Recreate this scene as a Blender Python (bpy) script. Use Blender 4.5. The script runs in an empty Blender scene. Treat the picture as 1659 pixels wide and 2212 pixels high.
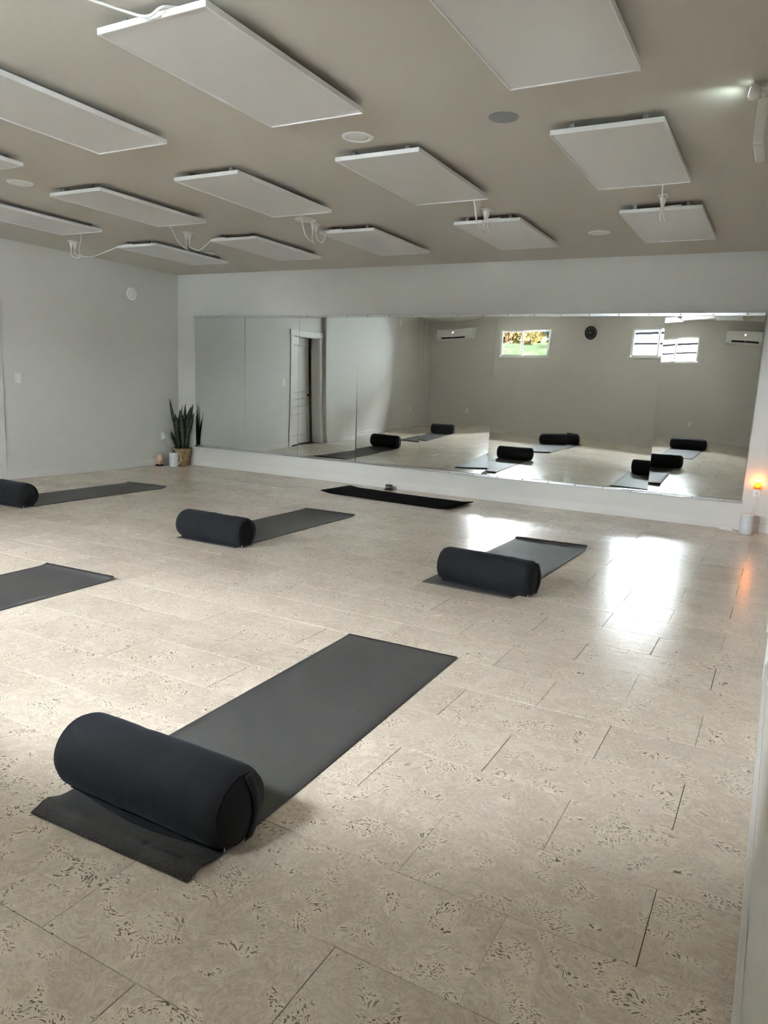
import bpy, bmesh, math, random
from mathutils import Vector, Matrix, noise
random.seed(7)
scene = bpy.context.scene
COL = scene.collection

# ------------------------------------------------------------------ key sizes (metres)
XL, XR, YO, D, ZC, H = -8.128, 0.066, -0.35, 8.352, 2.788, 1.3234
W_IMG = 1659.0
F_PX = 1578.1

# ------------------------------------------------------------------ camera
cam_d = bpy.data.cameras.new('camera'); cam = bpy.data.objects.new('camera', cam_d); COL.objects.link(cam)
r = Vector((0.87611956, 0.48004859, 0.0443607)); u = Vector((-0.12056913, 0.12909071, 0.98427571)); f = Vector((-0.46677362, 0.86769173, -0.17097794))
m = Matrix((r, u, -f)).transposed().to_4x4(); m.translation = Vector((0, 0, H)); cam.matrix_world = m
cam_d.sensor_fit = 'HORIZONTAL'; cam_d.sensor_width = 36.0; cam_d.lens = F_PX / W_IMG * 36.0; cam_d.clip_start = 0.01; cam_d.clip_end = 300
scene.camera = cam

# ------------------------------------------------------------------ world: bright even overcast sky
world = bpy.data.worlds.new('sky'); scene.world = world; world.use_nodes = True
bg = world.node_tree.nodes['Background']; bg.inputs[0].default_value = (0.91, 0.945, 1.0, 1); bg.inputs[1].default_value = 24.0

# window portals: help the renderer find the daylight that enters through the two panes
WIN = [(-6.13, -4.93), (-2.95, -1.745)]; WZ0, WZ1 = 1.88, 2.455
for a, b in WIN:
    ld = bpy.data.lights.new('window_portal', 'AREA'); ld.shape = 'RECTANGLE'; ld.size = b - a; ld.size_y = WZ1 - WZ0
    ld.cycles.is_portal = True
    lo = bpy.data.objects.new('window_portal', ld); COL.objects.link(lo)
    lo.location = ((a + b) / 2, YO - 0.08, (WZ0 + WZ1) / 2); lo.rotation_euler = (math.radians(90), 0, 0)

scene.view_settings.view_transform = 'Standard'; scene.view_settings.look = 'None'
scene.view_settings.gamma = 1.0; scene.view_settings.use_curve_mapping = False
scene.view_settings.exposure = 3.15
scene.cycles.max_bounces = 14; scene.cycles.diffuse_bounces = 8; scene.cycles.glossy_bounces = 6; scene.cycles.transparent_max_bounces = 12
scene.cycles.sample_clamp_indirect = 12.0

# ------------------------------------------------------------------ materials
MATS = {}
def new_mat(name):
    mt = bpy.data.materials.new(name); mt.use_nodes = True; MATS[name] = mt
    nt = mt.node_tree; return mt, nt, nt.nodes['Principled BSDF']
def nd(nt, t, **kw):
    n = nt.nodes.new(t)
    for k, v in kw.items():
        if k in n.inputs: n.inputs[k].default_value = v
        else: setattr(n, k, v)
    return n
def simple(name, col, rough=0.5, metal=0.0, nscale=0, namt=0.06, bump=0.0, bscale=200, spec=0.5, coat=0.0, emit=None, estr=0.0, coords='Object'):
    mt, nt, b = new_mat(name)
    b.inputs['Roughness'].default_value = rough; b.inputs['Metallic'].default_value = metal
    b.inputs['Specular IOR Level'].default_value = spec; b.inputs['Coat Weight'].default_value = coat
    b.inputs['Base Color'].default_value = (*col, 1)
    tc = nd(nt, 'ShaderNodeTexCoord')
    if nscale:
        n = nd(nt, 'ShaderNodeTexNoise', Scale=nscale, Detail=4.0)
        nt.links.new(tc.outputs[coords], n.inputs['Vector'])
        cr = nd(nt, 'ShaderNodeValToRGB'); e = cr.color_ramp.elements
        e[0].position = 0.3; e[1].position = 0.7
        e[0].color = (*[c * (1 - namt) for c in col], 1); e[1].color = (*[min(1, c * (1 + namt)) for c in col], 1)
        nt.links.new(n.outputs['Fac'], cr.inputs['Fac']); nt.links.new(cr.outputs['Color'], b.inputs['Base Color'])
    if bump:
        n = nd(nt, 'ShaderNodeTexNoise', Scale=bscale, Detail=3.0); nt.links.new(tc.outputs[coords], n.inputs['Vector'])
        bm_ = nd(nt, 'ShaderNodeBump', Strength=bump, Distance=0.002)
        nt.links.new(n.outputs['Fac'], bm_.inputs['Height']); nt.links.new(bm_.outputs['Normal'], b.inputs['Normal'])
    if emit:
        b.inputs['Emission Color'].default_value = (*emit, 1); b.inputs['Emission Strength'].default_value = estr
    return mt
simple('wall_paint', (0.635, 0.62, 0.59), 0.55, nscale=0.8, namt=0.015, bump=0.12, bscale=260)
simple('ceiling_paint', (0.59, 0.548, 0.49), 0.6, nscale=0.6, namt=0.015, bump=0.12, bscale=220)
simple('trim_paint', (0.665, 0.65, 0.62), 0.42, nscale=1.2, namt=0.01)
simple('white_plastic', (0.84, 0.84, 0.83), 0.35, nscale=3, namt=0.01)
simple('cord_white', (0.82, 0.81, 0.79), 0.5, nscale=9, namt=0.03)
simple('panel_edge', (0.80, 0.80, 0.79), 0.4, nscale=2, namt=0.01)
simple('panel_face', (0.70, 0.68, 0.665), 0.33, nscale=2, namt=0.01, bump=0.05, bscale=500)
simple('chrome', (0.75, 0.77, 0.80), 0.22, metal=1.0, nscale=5, namt=0.02)
simple('steel_grey', (0.33, 0.34, 0.35), 0.45, metal=0.6, nscale=8, namt=0.1)
simple('glass_edge', (0.10, 0.13, 0.12), 0.3, nscale=4, namt=0.05)
simple('dark_gap', (0.035, 0.025, 0.018), 0.9, nscale=6, namt=0.1)
simple('black_plastic', (0.012, 0.012, 0.013), 0.4, nscale=6, namt=0.1)
simple('speaker_white', (0.60, 0.62, 0.65), 0.45, nscale=40, namt=0.03, bump=0.3, bscale=900)
simple('plate_grey', (0.30, 0.31, 0.33), 0.4, metal=0.3, nscale=30, namt=0.15)
simple('door_paint', (0.68, 0.66, 0.63), 0.4, nscale=1.5, namt=0.01)
simple('knob_black', (0.02, 0.02, 0.02), 0.2, metal=0.7, nscale=5, namt=0.1)
simple('window_vinyl', (0.80, 0.81, 0.82), 0.35, nscale=2, namt=0.01)
simple('soil', (0.03, 0.022, 0.016), 0.95, nscale=60, namt=0.4)
simple('candle_wax', (0.55, 0.5, 0.42), 0.5, nscale=20, namt=0.05)
simple('tag_white', (0.7, 0.7, 0.7), 0.7, nscale=20, namt=0.05)
simple('siding_white', (0.74, 0.77, 0.78), 0.7, spec=0.0, nscale=2, namt=0.03)
simple('roof_dark', (0.05, 0.05, 0.055), 0.8, spec=0.0, nscale=6, namt=0.2)
simple('siding_pale_blue', (0.58, 0.62, 0.64), 0.9, spec=0.0, nscale=2, namt=0.05)
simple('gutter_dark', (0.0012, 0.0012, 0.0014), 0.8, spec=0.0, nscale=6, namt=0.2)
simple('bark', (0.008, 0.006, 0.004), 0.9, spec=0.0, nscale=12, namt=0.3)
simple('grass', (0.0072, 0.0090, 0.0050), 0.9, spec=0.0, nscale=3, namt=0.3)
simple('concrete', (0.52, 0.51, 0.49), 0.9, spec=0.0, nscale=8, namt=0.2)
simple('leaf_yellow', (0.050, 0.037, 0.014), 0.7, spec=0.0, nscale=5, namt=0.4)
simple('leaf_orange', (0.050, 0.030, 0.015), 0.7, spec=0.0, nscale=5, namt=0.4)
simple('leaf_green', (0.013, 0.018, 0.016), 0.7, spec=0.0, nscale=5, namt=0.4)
simple('bulb_glow', (1.0, 0.5, 0.1), 0.4, nscale=5, namt=0.02, emit=(1.0, 0.52, 0.10), estr=3.0)
simple('glow_white', (0.9, 0.95, 1.0), 0.4, nscale=5, namt=0.02, emit=(0.9, 0.95, 1.0), estr=0.25)  # small white disc with a faint emission of its own
simple('lamp_lens', (0.9, 0.95, 0.9), 0.3, nscale=5, namt=0.02, emit=(0.8, 1.0, 0.92), estr=0.4)
simple('print_black', (0.012, 0.012, 0.013), 0.6, nscale=50, namt=0.2)
simple('clock_face', (0.02, 0.025, 0.03), 0.35, nscale=9, namt=0.1)
simple('clock_mark', (0.55, 0.58, 0.6), 0.5, nscale=9, namt=0.05)

# mirror
mt, nt, b = new_mat('mirror_glass')
b.inputs['Base Color'].default_value = (0.80, 0.835, 0.81, 1); b.inputs['Metallic'].default_value = 1.0; b.inputs['Roughness'].default_value = 0.0
tc = nd(nt, 'ShaderNodeTexCoord'); n = nd(nt, 'ShaderNodeTexNoise', Scale=1.3, Detail=2.0); nt.links.new(tc.outputs['Object'], n.inputs['Vector'])
cr = nd(nt, 'ShaderNodeValToRGB'); e = cr.color_ramp.elements; e[0].color = (0.755, 0.79, 0.775, 1); e[1].color = (0.775, 0.805, 0.79, 1)
nt.links.new(n.outputs['Fac'], cr.inputs['Fac']); nt.links.new(cr.outputs['Color'], b.inputs['Base Color'])

# window pane: thin clear glass
mt, nt, b = new_mat('pane_glass'); nt.nodes.remove(b)
tr = nd(nt, 'ShaderNodeBsdfTransparent'); gl = nd(nt, 'ShaderNodeBsdfGlossy', Roughness=0.0); mx = nd(nt, 'ShaderNodeMixShader')
tr.inputs[0].default_value = (0.96, 0.98, 0.97, 1)
lw = nd(nt, 'ShaderNodeFresnel', IOR=1.3)
nt.links.new(lw.outputs[0], mx.inputs[0]); nt.links.new(tr.outputs[0], mx.inputs[1]); nt.links.new(gl.outputs[0], mx.inputs[2])
nt.links.new(mx.outputs[0], nt.nodes['Material Output'].inputs['Surface'])

# amber night light shade
mt, nt, b = new_mat('amber_shade'); b.inputs['Base Color'].default_value = (1.0, 0.45, 0.08, 1); b.inputs['Roughness'].default_value = 0.25
b.inputs['Transmission Weight'].default_value = 0.85; b.inputs['IOR'].default_value = 1.1
tc = nd(nt, 'ShaderNodeTexCoord'); n = nd(nt, 'ShaderNodeTexNoise', Scale=20.0); nt.links.new(tc.outputs['Object'], n.inputs['Vector'])
cr = nd(nt, 'ShaderNodeValToRGB'); e = cr.color_ramp.elements; e[0].color = (1, .38, .05, 1); e[1].color = (1, .55, .14, 1)
nt.links.new(n.outputs['Fac'], cr.inputs['Fac']); nt.links.new(cr.outputs['Color'], b.inputs['Base Color'])

# ---- cork tile
mt, nt, b = new_mat('cork_tile'); L = nt.links.new
geo = nd(nt, 'ShaderNodeNewGeometry'); oi = nd(nt, 'ShaderNodeObjectInfo')
addr = nd(nt, 'ShaderNodeMath', operation='ADD'); L(oi.outputs['Random'], addr.inputs[0]); L(geo.outputs['Random Per Island'], addr.inputs[1])
cmb = nd(nt, 'ShaderNodeCombineXYZ')
m1 = nd(nt, 'ShaderNodeMath', operation='MULTIPLY'); m1.inputs[1].default_value = 37.0; L(addr.outputs[0], m1.inputs[0]); L(m1.outputs[0], cmb.inputs[0])
m2 = nd(nt, 'ShaderNodeMath', operation='MULTIPLY'); m2.inputs[1].default_value = 91.0; L(addr.outputs[0], m2.inputs[0]); L(m2.outputs[0], cmb.inputs[2])
P = nd(nt, 'ShaderNodeVectorMath', operation='ADD'); L(geo.outputs['Position'], P.inputs[0]); L(cmb.outputs[0], P.inputs[1])
# swirl the coordinates so the grain curls
wn = nd(nt, 'ShaderNodeTexNoise', Scale=7.0, Detail=2.0); L(P.outputs[0], wn.inputs['Vector'])
ws = nd(nt, 'ShaderNodeVectorMath', operation='MULTIPLY_ADD'); ws.inputs[1].default_value = (0.16, 0.16, 0.0); L(wn.outputs['Color'], ws.inputs[0]); L(P.outputs[0], ws.inputs[2])
def ramp(src, p0, p1, c0, c1, interp='LINEAR'):
    q = nd(nt, 'ShaderNodeValToRGB'); q.color_ramp.interpolation = interp
    e = q.color_ramp.elements; e[0].position = p0; e[1].position = p1; e[0].color = c0; e[1].color = c1
    L(src, q.inputs['Fac']); return q
def mixc(fac, a, b_, blend='MIX'):
    q = nd(nt, 'ShaderNodeMix', data_type='RGBA', blend_type=blend)
    if isinstance(fac, float): q.inputs[0].default_value = fac
    else: L(fac, q.inputs[0])
    for s, v in ((6, a), (7, b_)):
        if isinstance(v, tuple): q.inputs[s].default_value = v
        else: L(v, q.inputs[s])
    return q.outputs[2]
def math_(op, a, b_):
    q = nd(nt, 'ShaderNodeMath', operation=op)
    for s, v in ((0, a), (1, b_)):
        if isinstance(v, (int, float)): q.inputs[s].default_value = v
        else: L(v, q.inputs[s])
    return q.outputs[0]
BLK, WHT = (0, 0, 0, 1), (1, 1, 1, 1)
base_n = nd(nt, 'ShaderNodeTexNoise', Scale=3.5, Detail=5.0); L(P.outputs[0], base_n.inputs['Vector'])
base = ramp(base_n.outputs['Fac'], 0.3, 0.72, (0.58, 0.50, 0.42, 1), (0.675, 0.60, 0.52, 1))
# curly fibres
fib = nd(nt, 'ShaderNodeTexNoise', Scale=80.0, Detail=4.0, Distortion=1.2); L(ws.outputs[0], fib.inputs['Vector'])
fr = ramp(fib.outputs['Fac'], 0.36, 0.66, (0.84, 0.83, 0.81, 1), (1.10, 1.10, 1.09, 1))
c1 = mixc(1.0, base.outputs[0], fr.outputs[0], 'MULTIPLY')
# pale granules
lt = nd(nt, 'ShaderNodeTexNoise', Scale=9.0, Detail=3.0, Distortion=1.0); L(P.outputs[0], lt.inputs['Vector'])
ltm = ramp(lt.outputs['Fac'], 0.56, 0.64, BLK, WHT)
c2a = mixc(math_('MULTIPLY', ltm.outputs[0], 0.35), c1, (0.76, 0.675, 0.57, 1))
# clustered dark flecks
cl = nd(nt, 'ShaderNodeTexNoise', Scale=10.5, Detail=2.0, Distortion=0.8)
P2 = nd(nt, 'ShaderNodeVectorMath', operation='ADD'); P2.inputs[1].default_value = (4.3, 1.7, 9.1); L(P.outputs[0], P2.inputs[0]); L(P2.outputs[0], cl.inputs['Vector'])
clm = ramp(cl.outputs['Fac'], 0.525, 0.59, BLK, WHT)
clp = ramp(cl.outputs['Fac'], 0.505, 0.56, BLK, WHT)
c2 = mixc(math_('MULTIPLY', clp.outputs[0], 0.55), c2a, (0.79, 0.70, 0.58, 1))
mp = nd(nt, 'ShaderNodeMapping'); mp.inputs['Scale'].default_value = (1.0, 2.2, 1.0); mp.inputs['Rotation'].default_value = (0, 0, 0.35); L(ws.outputs[0], mp.inputs['Vector'])
fl = nd(nt, 'ShaderNodeTexNoise', Scale=118.0, Detail=1.5, Distortion=0.2); L(mp.outputs[0], fl.inputs['Vector'])
flm = ramp(fl.outputs['Fac'], 0.567, 0.60, BLK, WHT)
flk = math_('MULTIPLY', flm.outputs[0], clm.outputs[0])
ft = nd(nt, 'ShaderNodeTexNoise', Scale=2.2, Detail=1.0); L(P.outputs[0], ft.inputs['Vector'])
fcol = ramp(ft.outputs['Fac'], 0.4, 0.6, (0.10, 0.06, 0.035, 1), (0.12, 0.105, 0.095, 1))
c3 = mixc(math_('MULTIPLY', flk, 0.88), c2, fcol.outputs[0])
# sparse lone flecks
fl2 = nd(nt, 'ShaderNodeTexNoise', Scale=85.0, Detail=2.0, Distortion=1.0); L(mp.outputs[0], fl2.inputs['Vector'])
fl2m = ramp(fl2.outputs['Fac'], 0.66, 0.70, BLK, WHT)
c4 = mixc(math_('MULTIPLY', fl2m.outputs[0], 0.45), c3, (0.22, 0.165, 0.12, 1))
# each tile a slightly different tone
hv = nd(nt, 'ShaderNodeMapRange'); hv.inputs['To Min'].default_value = 0.93; hv.inputs['To Max'].default_value = 1.05; L(oi.outputs['Random'], hv.inputs['Value'])
hc = nd(nt, 'ShaderNodeCombineColor'); [L(hv.outputs[0], hc.inputs[i]) for i in range(3)]
c5 = mixc(1.0, c4, hc.outputs[0], 'MULTIPLY')
L(c5, b.inputs['Base Color'])
b.inputs['Specular IOR Level'].default_value = 0.34
rn = nd(nt, 'ShaderNodeMapping'); rn.inputs['Scale'].default_value = (0.35, 1.0, 1.0); L(P.outputs[0], rn.inputs['Vector'])
rgh = nd(nt, 'ShaderNodeTexNoise', Scale=24.0, Detail=3.0); L(rn.outputs[0], rgh.inputs['Vector'])
rr = nd(nt, 'ShaderNodeMapRange'); rr.inputs['To Min'].default_value = 0.13; rr.inputs['To Max'].default_value = 0.33; L(rgh.outputs['Fac'], rr.inputs['Value']); L(rr.outputs[0], b.inputs['Roughness'])
bmp = nd(nt, 'ShaderNodeBump', Strength=0.5, Distance=0.0024); L(rgh.outputs['Fac'], bmp.inputs['Height'])
bmp2 = nd(nt, 'ShaderNodeBump', Strength=0.12, Distance=0.001); L(fib.outputs['Fac'], bmp2.inputs['Height']); L(bmp.outputs['Normal'], bmp2.inputs['Normal']); L(bmp2.outputs['Normal'], b.inputs['Normal'])

# ---- yoga mat (ribbed foam)
def mat_material(name, ca, cb, rough, spec, bumpk):
    mt, nt, b = new_mat(name); L = nt.links.new
    tc = nd(nt, 'ShaderNodeTexCoord')
    w1 = nd(nt, 'ShaderNodeTexWave', Scale=62.0, Distortion=0.15); w1.bands_direction = 'Y'
    w2 = nd(nt, 'ShaderNodeTexWave', Scale=48.0, Distortion=0.15); w2.bands_direction = 'X'
    L(tc.outputs['Object'], w1.inputs['Vector']); L(tc.outputs['Object'], w2.inputs['Vector'])
    ad = nd(nt, 'ShaderNodeMath', operation='MULTIPLY_ADD'); ad.inputs[1].default_value = 0.6
    L(w2.outputs['Fac'], ad.inputs[0]); L(w1.outputs['Fac'], ad.inputs[2])
    n = nd(nt, 'ShaderNodeTexNoise', Scale=3.0, Detail=5.0); L(tc.outputs['Object'], n.inputs['Vector'])
    cr = nd(nt, 'ShaderNodeValToRGB'); e = cr.color_ramp.elements; e[0].position = .3; e[1].position = .75; e[0].color = (*ca, 1); e[1].color = (*cb, 1)
    L(n.outputs['Fac'], cr.inputs['Fac']); L(cr.outputs[0], b.inputs['Base Color'])
    b.inputs['Roughness'].default_value = rough; b.inputs['Specular IOR Level'].default_value = spec
    bp = nd(nt, 'ShaderNodeBump', Strength=bumpk, Distance=0.002); L(ad.outputs[0], bp.inputs['Height']); L(bp.outputs['Normal'], b.inputs['Normal'])
mat_material('mat_grey', (0.060, 0.0575, 0.0555), (0.076, 0.073, 0.071), 0.48, 0.5, 0.9)
mat_material('mat_black', (0.0025, 0.0025, 0.0028), (0.004, 0.004, 0.0045), 0.95, 0.04, 0.3)

# ---- bolster cloth
def cloth(name, col, bscale=900):
    mt, nt, b = new_mat(name); L = nt.links.new
    tc = nd(nt, 'ShaderNodeTexCoord')
    n = nd(nt, 'ShaderNodeTexNoise', Scale=6.0, Detail=5.0); L(tc.outputs['Object'], n.inputs['Vector'])
    cr = nd(nt, 'ShaderNodeValToRGB'); e = cr.color_ramp.elements; e[0].position = .3; e[1].position = .75
    e[0].color = (*[c * .85 for c in col], 1); e[1].color = (*[c * 1.15 for c in col], 1)
    L(n.outputs['Fac'], cr.inputs['Fac']); L(cr.outputs[0], b.inputs['Base Color'])
    b.inputs['Roughness'].default_value = 0.85; b.inputs['Specular IOR Level'].default_value = 0.25
    b.inputs['Sheen Weight'].default_value = 0.06; b.inputs['Sheen Roughness'].default_value = 0.5; b.inputs['Sheen Tint'].default_value = (0.5, 0.6, 0.8, 1)
    w = nd(nt, 'ShaderNodeTexNoise', Scale=bscale, Detail=1.0); L(tc.outputs['Object'], w.inputs['Vector'])
    mpf = nd(nt, 'ShaderNodeMapping'); mpf.inputs['Scale'].default_value = (8.0, 2.0, 2.0); mpf.inputs['Rotation'].default_value = (0.0, 0.25, 0.12); L(tc.outputs['Object'], mpf.inputs['Vector'])
    wf = nd(nt, 'ShaderNodeTexNoise', Scale=1.6, Detail=3.0, Distortion=0.6); L(mpf.outputs[0], wf.inputs['Vector'])
    bf = nd(nt, 'ShaderNodeBump', Strength=0.4, Distance=0.010); L(wf.outputs['Fac'], bf.inputs['Height'])
    bp = nd(nt, 'ShaderNodeBump', Strength=0.25, Distance=0.0006); L(w.outputs['Fac'], bp.inputs['Height']); L(bf.outputs['Normal'], bp.inputs['Normal']); L(bp.outputs['Normal'], b.inputs['Normal'])
cloth('bolster_cloth', (0.0112, 0.0118, 0.0142))
cloth('bolster_dark', (0.007, 0.0071, 0.008))

# ---- basket weave
mt, nt, b = new_mat('basket_weave'); L = nt.links.new
tc = nd(nt, 'ShaderNodeTexCoord')
wv = nd(nt, 'ShaderNodeTexNoise', Scale=60.0, Detail=3.0, Distortion=0.5); mpb = nd(nt, 'ShaderNodeMapping'); mpb.inputs['Scale'].default_value = (0.5, 0.5, 1.4)
L(tc.outputs['Object'], mpb.inputs['Vector']); L(mpb.outputs[0], wv.inputs['Vector'])
cr = nd(nt, 'ShaderNodeValToRGB'); e = cr.color_ramp.elements; e[0].position = .35; e[1].position = .65; e[0].color = (0.13, 0.075, 0.03, 1); e[1].color = (0.40, 0.27, 0.13, 1)
L(wv.outputs['Fac'], cr.inputs['Fac']); L(cr.outputs[0], b.inputs['Base Color']); b.inputs['Roughness'].default_value = 0.75
# ---- snake plant leaf
mt, nt, b = new_mat('snake_leaf'); L = nt.links.new
tc = nd(nt, 'ShaderNodeTexCoord'); mpb = nd(nt, 'ShaderNodeMapping'); mpb.inputs['Scale'].default_value = (6.0, 6.0, 42.0)
L(tc.outputs['Object'], mpb.inputs['Vector'])
wv = nd(nt, 'ShaderNodeTexNoise', Scale=1.2, Detail=4.0, Distortion=1.5); L(mpb.outputs[0], wv.inputs['Vector'])
cr = nd(nt, 'ShaderNodeValToRGB'); e = cr.color_ramp.elements; e[0].position = .45; e[1].position = .68; e[0].color = (0.005, 0.013, 0.007, 1); e[1].color = (0.085, 0.13, 0.055, 1)
L(wv.outputs['Fac'], cr.inputs['Fac']); L(cr.outputs[0], b.inputs['Base Color']); b.inputs['Roughness'].default_value = 0.4
# ---- salt rock
mt, nt, b = new_mat('salt_rock'); L = nt.links.new
tc = nd(nt, 'ShaderNodeTexCoord'); wv = nd(nt, 'ShaderNodeTexNoise', Scale=22.0, Detail=5.0); L(tc.outputs['Object'], wv.inputs['Vector'])
cr = nd(nt, 'ShaderNodeValToRGB'); e = cr.color_ramp.elements; e[0].position = .35; e[1].position = .7; e[0].color = (0.50, 0.25, 0.17, 1); e[1].color = (0.74, 0.52, 0.41, 1)
L(wv.outputs['Fac'], cr.inputs['Fac']); L(cr.outputs[0], b.inputs['Base Color']); b.inputs['Roughness'].default_value = 0.45; b.inputs['Subsurface Weight'].default_value = 0.15; b.inputs['Subsurface Radius'].default_value = (0.02, 0.01, 0.005)

# ------------------------------------------------------------------ mesh helpers
def obj(name, bm, mat, parent=None, smooth=False):
    me = bpy.data.meshes.new(name); bm.normal_update(); bm.to_mesh(me); bm.free()
    for mm in (mat if isinstance(mat, (list, tuple)) else [mat]): me.materials.append(MATS[mm])
    if smooth:
        for p in me.polygons: p.use_smooth = True
    o = bpy.data.objects.new(name, me); COL.objects.link(o)
    if parent: o.parent = parent
    return o
def tag(o, label=None, cat=None, group=None, kind=None):
    if label: o['label'] = label
    if cat: o['category'] = cat
    if group: o['group'] = group
    if kind: o['kind'] = kind
    return o
def thing(name, label, cat, loc=(0, 0, 0), rotz=0.0, group=None, kind=None):
    o = bpy.data.objects.new(name, None); COL.objects.link(o); o.location = loc; o.rotation_euler = (0, 0, rotz); o.empty_display_size = 0.05
    return tag(o, label, cat, group, kind)
def box(bm, x0, x1, y0, y1, z0, z1, bev=0.0, seg=1):
    v = [bm.verts.new(p) for p in ((x0, y0, z0), (x1, y0, z0), (x1, y1, z0), (x0, y1, z0), (x0, y0, z1), (x1, y0, z1), (x1, y1, z1), (x0, y1, z1))]
    fs = [bm.faces.new([v[i] for i in q]) for q in ((0, 3, 2, 1), (4, 5, 6, 7), (0, 1, 5, 4), (1, 2, 6, 5), (2, 3, 7, 6), (3, 0, 4, 7))]
    if bev:
        es = list({e for f_ in fs for e in f_.edges}); bmesh.ops.bevel(bm, geom=es, offset=bev, segments=seg, affect='EDGES', profile=0.5)
    return bm
def B(*a, **k): return box(bmesh.new(), *a, **k)
def boxes(*l):
    bm = bmesh.new()
    for a in l: box(bm, *a)
    return bm
def lathe(bm, prof, cx=0, cy=0, n=32, axis='Z', close=True):
    rings = []
    for rr_, zz in prof:
        ring = []
        for i in range(n):
            a = 2 * math.pi * i / n
            ca, sa = rr_ * math.cos(a), rr_ * math.sin(a)
            p = {'Z': (cx + ca, cy + sa, zz), 'X': (zz, cx + ca, cy + sa), 'Y': (cx + ca, zz, cy + sa)}[axis]
            ring.append(bm.verts.new(p))
        rings.append(ring)
    for a, b_ in zip(rings, rings[1:]):
        for i in range(n):
            j = (i + 1) % n; bm.faces.new((a[i], a[j], b_[j], b_[i]))
    if close:
        bm.faces.new(rings[0][::-1]); bm.faces.new(rings[-1])
    bmesh.ops.recalc_face_normals(bm, faces=bm.faces)
    return bm
def catmull(pts, k=6):
    pts = [Vector(p) for p in pts]
    if len(pts) < 3: return pts
    e = [2 * pts[0] - pts[1]] + pts + [2 * pts[-1] - pts[-2]]; out = []
    for i in range(1, len(e) - 2):
        for j in range(k):
            t = j / k; a, b_, c, d = e[i - 1:i + 3]
            out.append(0.5 * ((2 * b_) + (c - a) * t + (2 * a - 5 * b_ + 4 * c - d) * t * t + (3 * b_ - a - 3 * c + d) * t ** 3))
    out.append(pts[-1]); return out
def tube(bm, pts, rad, n=8, k=6, smooth=True):
    pts = catmull(pts, k) if smooth else [Vector(p) for p in pts]
    rings = []; up = Vector((0.3, 0.2, 1)).normalized()
    for i, p in enumerate(pts):
        t = (pts[min(i + 1, len(pts) - 1)] - pts[max(i - 1, 0)]).normalized()
        a = t.cross(up)
        if a.length < 1e-3: a = t.cross(Vector((1, 0, 0)))
        a.normalize(); c = t.cross(a)
        rr_ = rad(i / (len(pts) - 1)) if callable(rad) else rad
        rings.append([bm.verts.new(p + rr_ * (math.cos(2 * math.pi * j / n) * a + math.sin(2 * math.pi * j / n) * c)) for j in range(n)])
    for a, b_ in zip(rings, rings[1:]):
        for j in range(n): bm.faces.new((a[j], a[(j + 1) % n], b_[(j + 1) % n], b_[j]))
    bm.faces.new(rings[0][::-1]); bm.faces.new(rings[-1])
    bmesh.ops.recalc_face_normals(bm, faces=bm.faces)
    return bm
def T(pts, rad, **k): return tube(bmesh.new(), pts, rad, **k)
def copy_tree(o, parent=None):
    c = o.copy(); COL.objects.link(c); c.parent = parent
    for ch in list(o.children): copy_tree(ch, c)
    return c
def struct(name, bm, mat, parent=None): 
    o = obj(name, bm, mat, parent)
    if not parent: o['kind'] = 'structure'
    return o

# ------------------------------------------------------------------ room shell
TH = 0.16; TF = 0.07
floor = struct('floor', B(XL - 0.2, XR + 0.2, YO - 0.2, D + 0.2, -0.12, -0.008), 'dark_gap')
struct('ceiling', B(XL - 0.2, XR + 0.2, YO - 0.2, D + 0.2, ZC, ZC + 0.12), 'ceiling_paint')
struct('wall_back', B(XL - TH, XR + TH, D, D + TH, -0.01, ZC), 'wall_paint')
# left wall: far part with the door, then a slightly proud part
JY, JX = 4.349, XL + 0.077
DY0, DY1, DZ = 4.485, 5.415, 2.10       # left door opening
struct('wall_left', boxes((XL - TH, XL, DY1, D, -0.01, ZC), (XL - TH, XL, JY, DY0, -0.01, ZC), (XL - TH, XL, DY0, DY1, DZ, ZC),
                          (XL - TH, JX, YO, JY, -0.01, ZC)), 'wall_paint')
# wall behind the photographer, with two windows
g = [(XL - TH, WIN[0][0], -0.01, ZC), (WIN[0][0], WIN[0][1], -0.01, WZ0), (WIN[0][0], WIN[0][1], WZ1, ZC), (WIN[0][1], WIN[1][0], -0.01, ZC),
     (WIN[1][0], WIN[1][1], -0.01, WZ0), (WIN[1][0], WIN[1][1], WZ1, ZC), (WIN[1][1], XR + TH, -0.01, ZC)]
struct('wall_front', boxes(*[(a, b_, YO - TF, YO, c, d) for a, b_, c, d in g]), 'wall_paint')
RY0, RY1 = 3.91, 4.69                    # doorway in the right wall
struct('wall_right', boxes((XR, XR + TH, YO, RY0, -0.01, ZC), (XR, XR + TH, RY1, D, -0.01, ZC), (XR, XR + TH, RY0, RY1, 2.1, ZC)), 'wall_paint')
# closed hall box behind the left door, added to keep sky light out
struct('sky_block_hall', boxes((XL - 1.5, XL - 1.4, DY0 - .4, DY1 + .4, -.01, 2.4), (XL - 1.4, XL - TH, DY0 - .4, DY0 - .3, -.01, 2.4), (XL - 1.4, XL - TH, DY1 + .3, DY1 + .4, -.01, 2.4),
                          (XL - 1.5, XL - TH, DY0 - .4, DY1 + .4, 2.4, 2.5), (XL - 1.5, XL - TH, DY0 - .4, DY1 + .4, -.1, -.01)), 'wall_paint')
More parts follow.
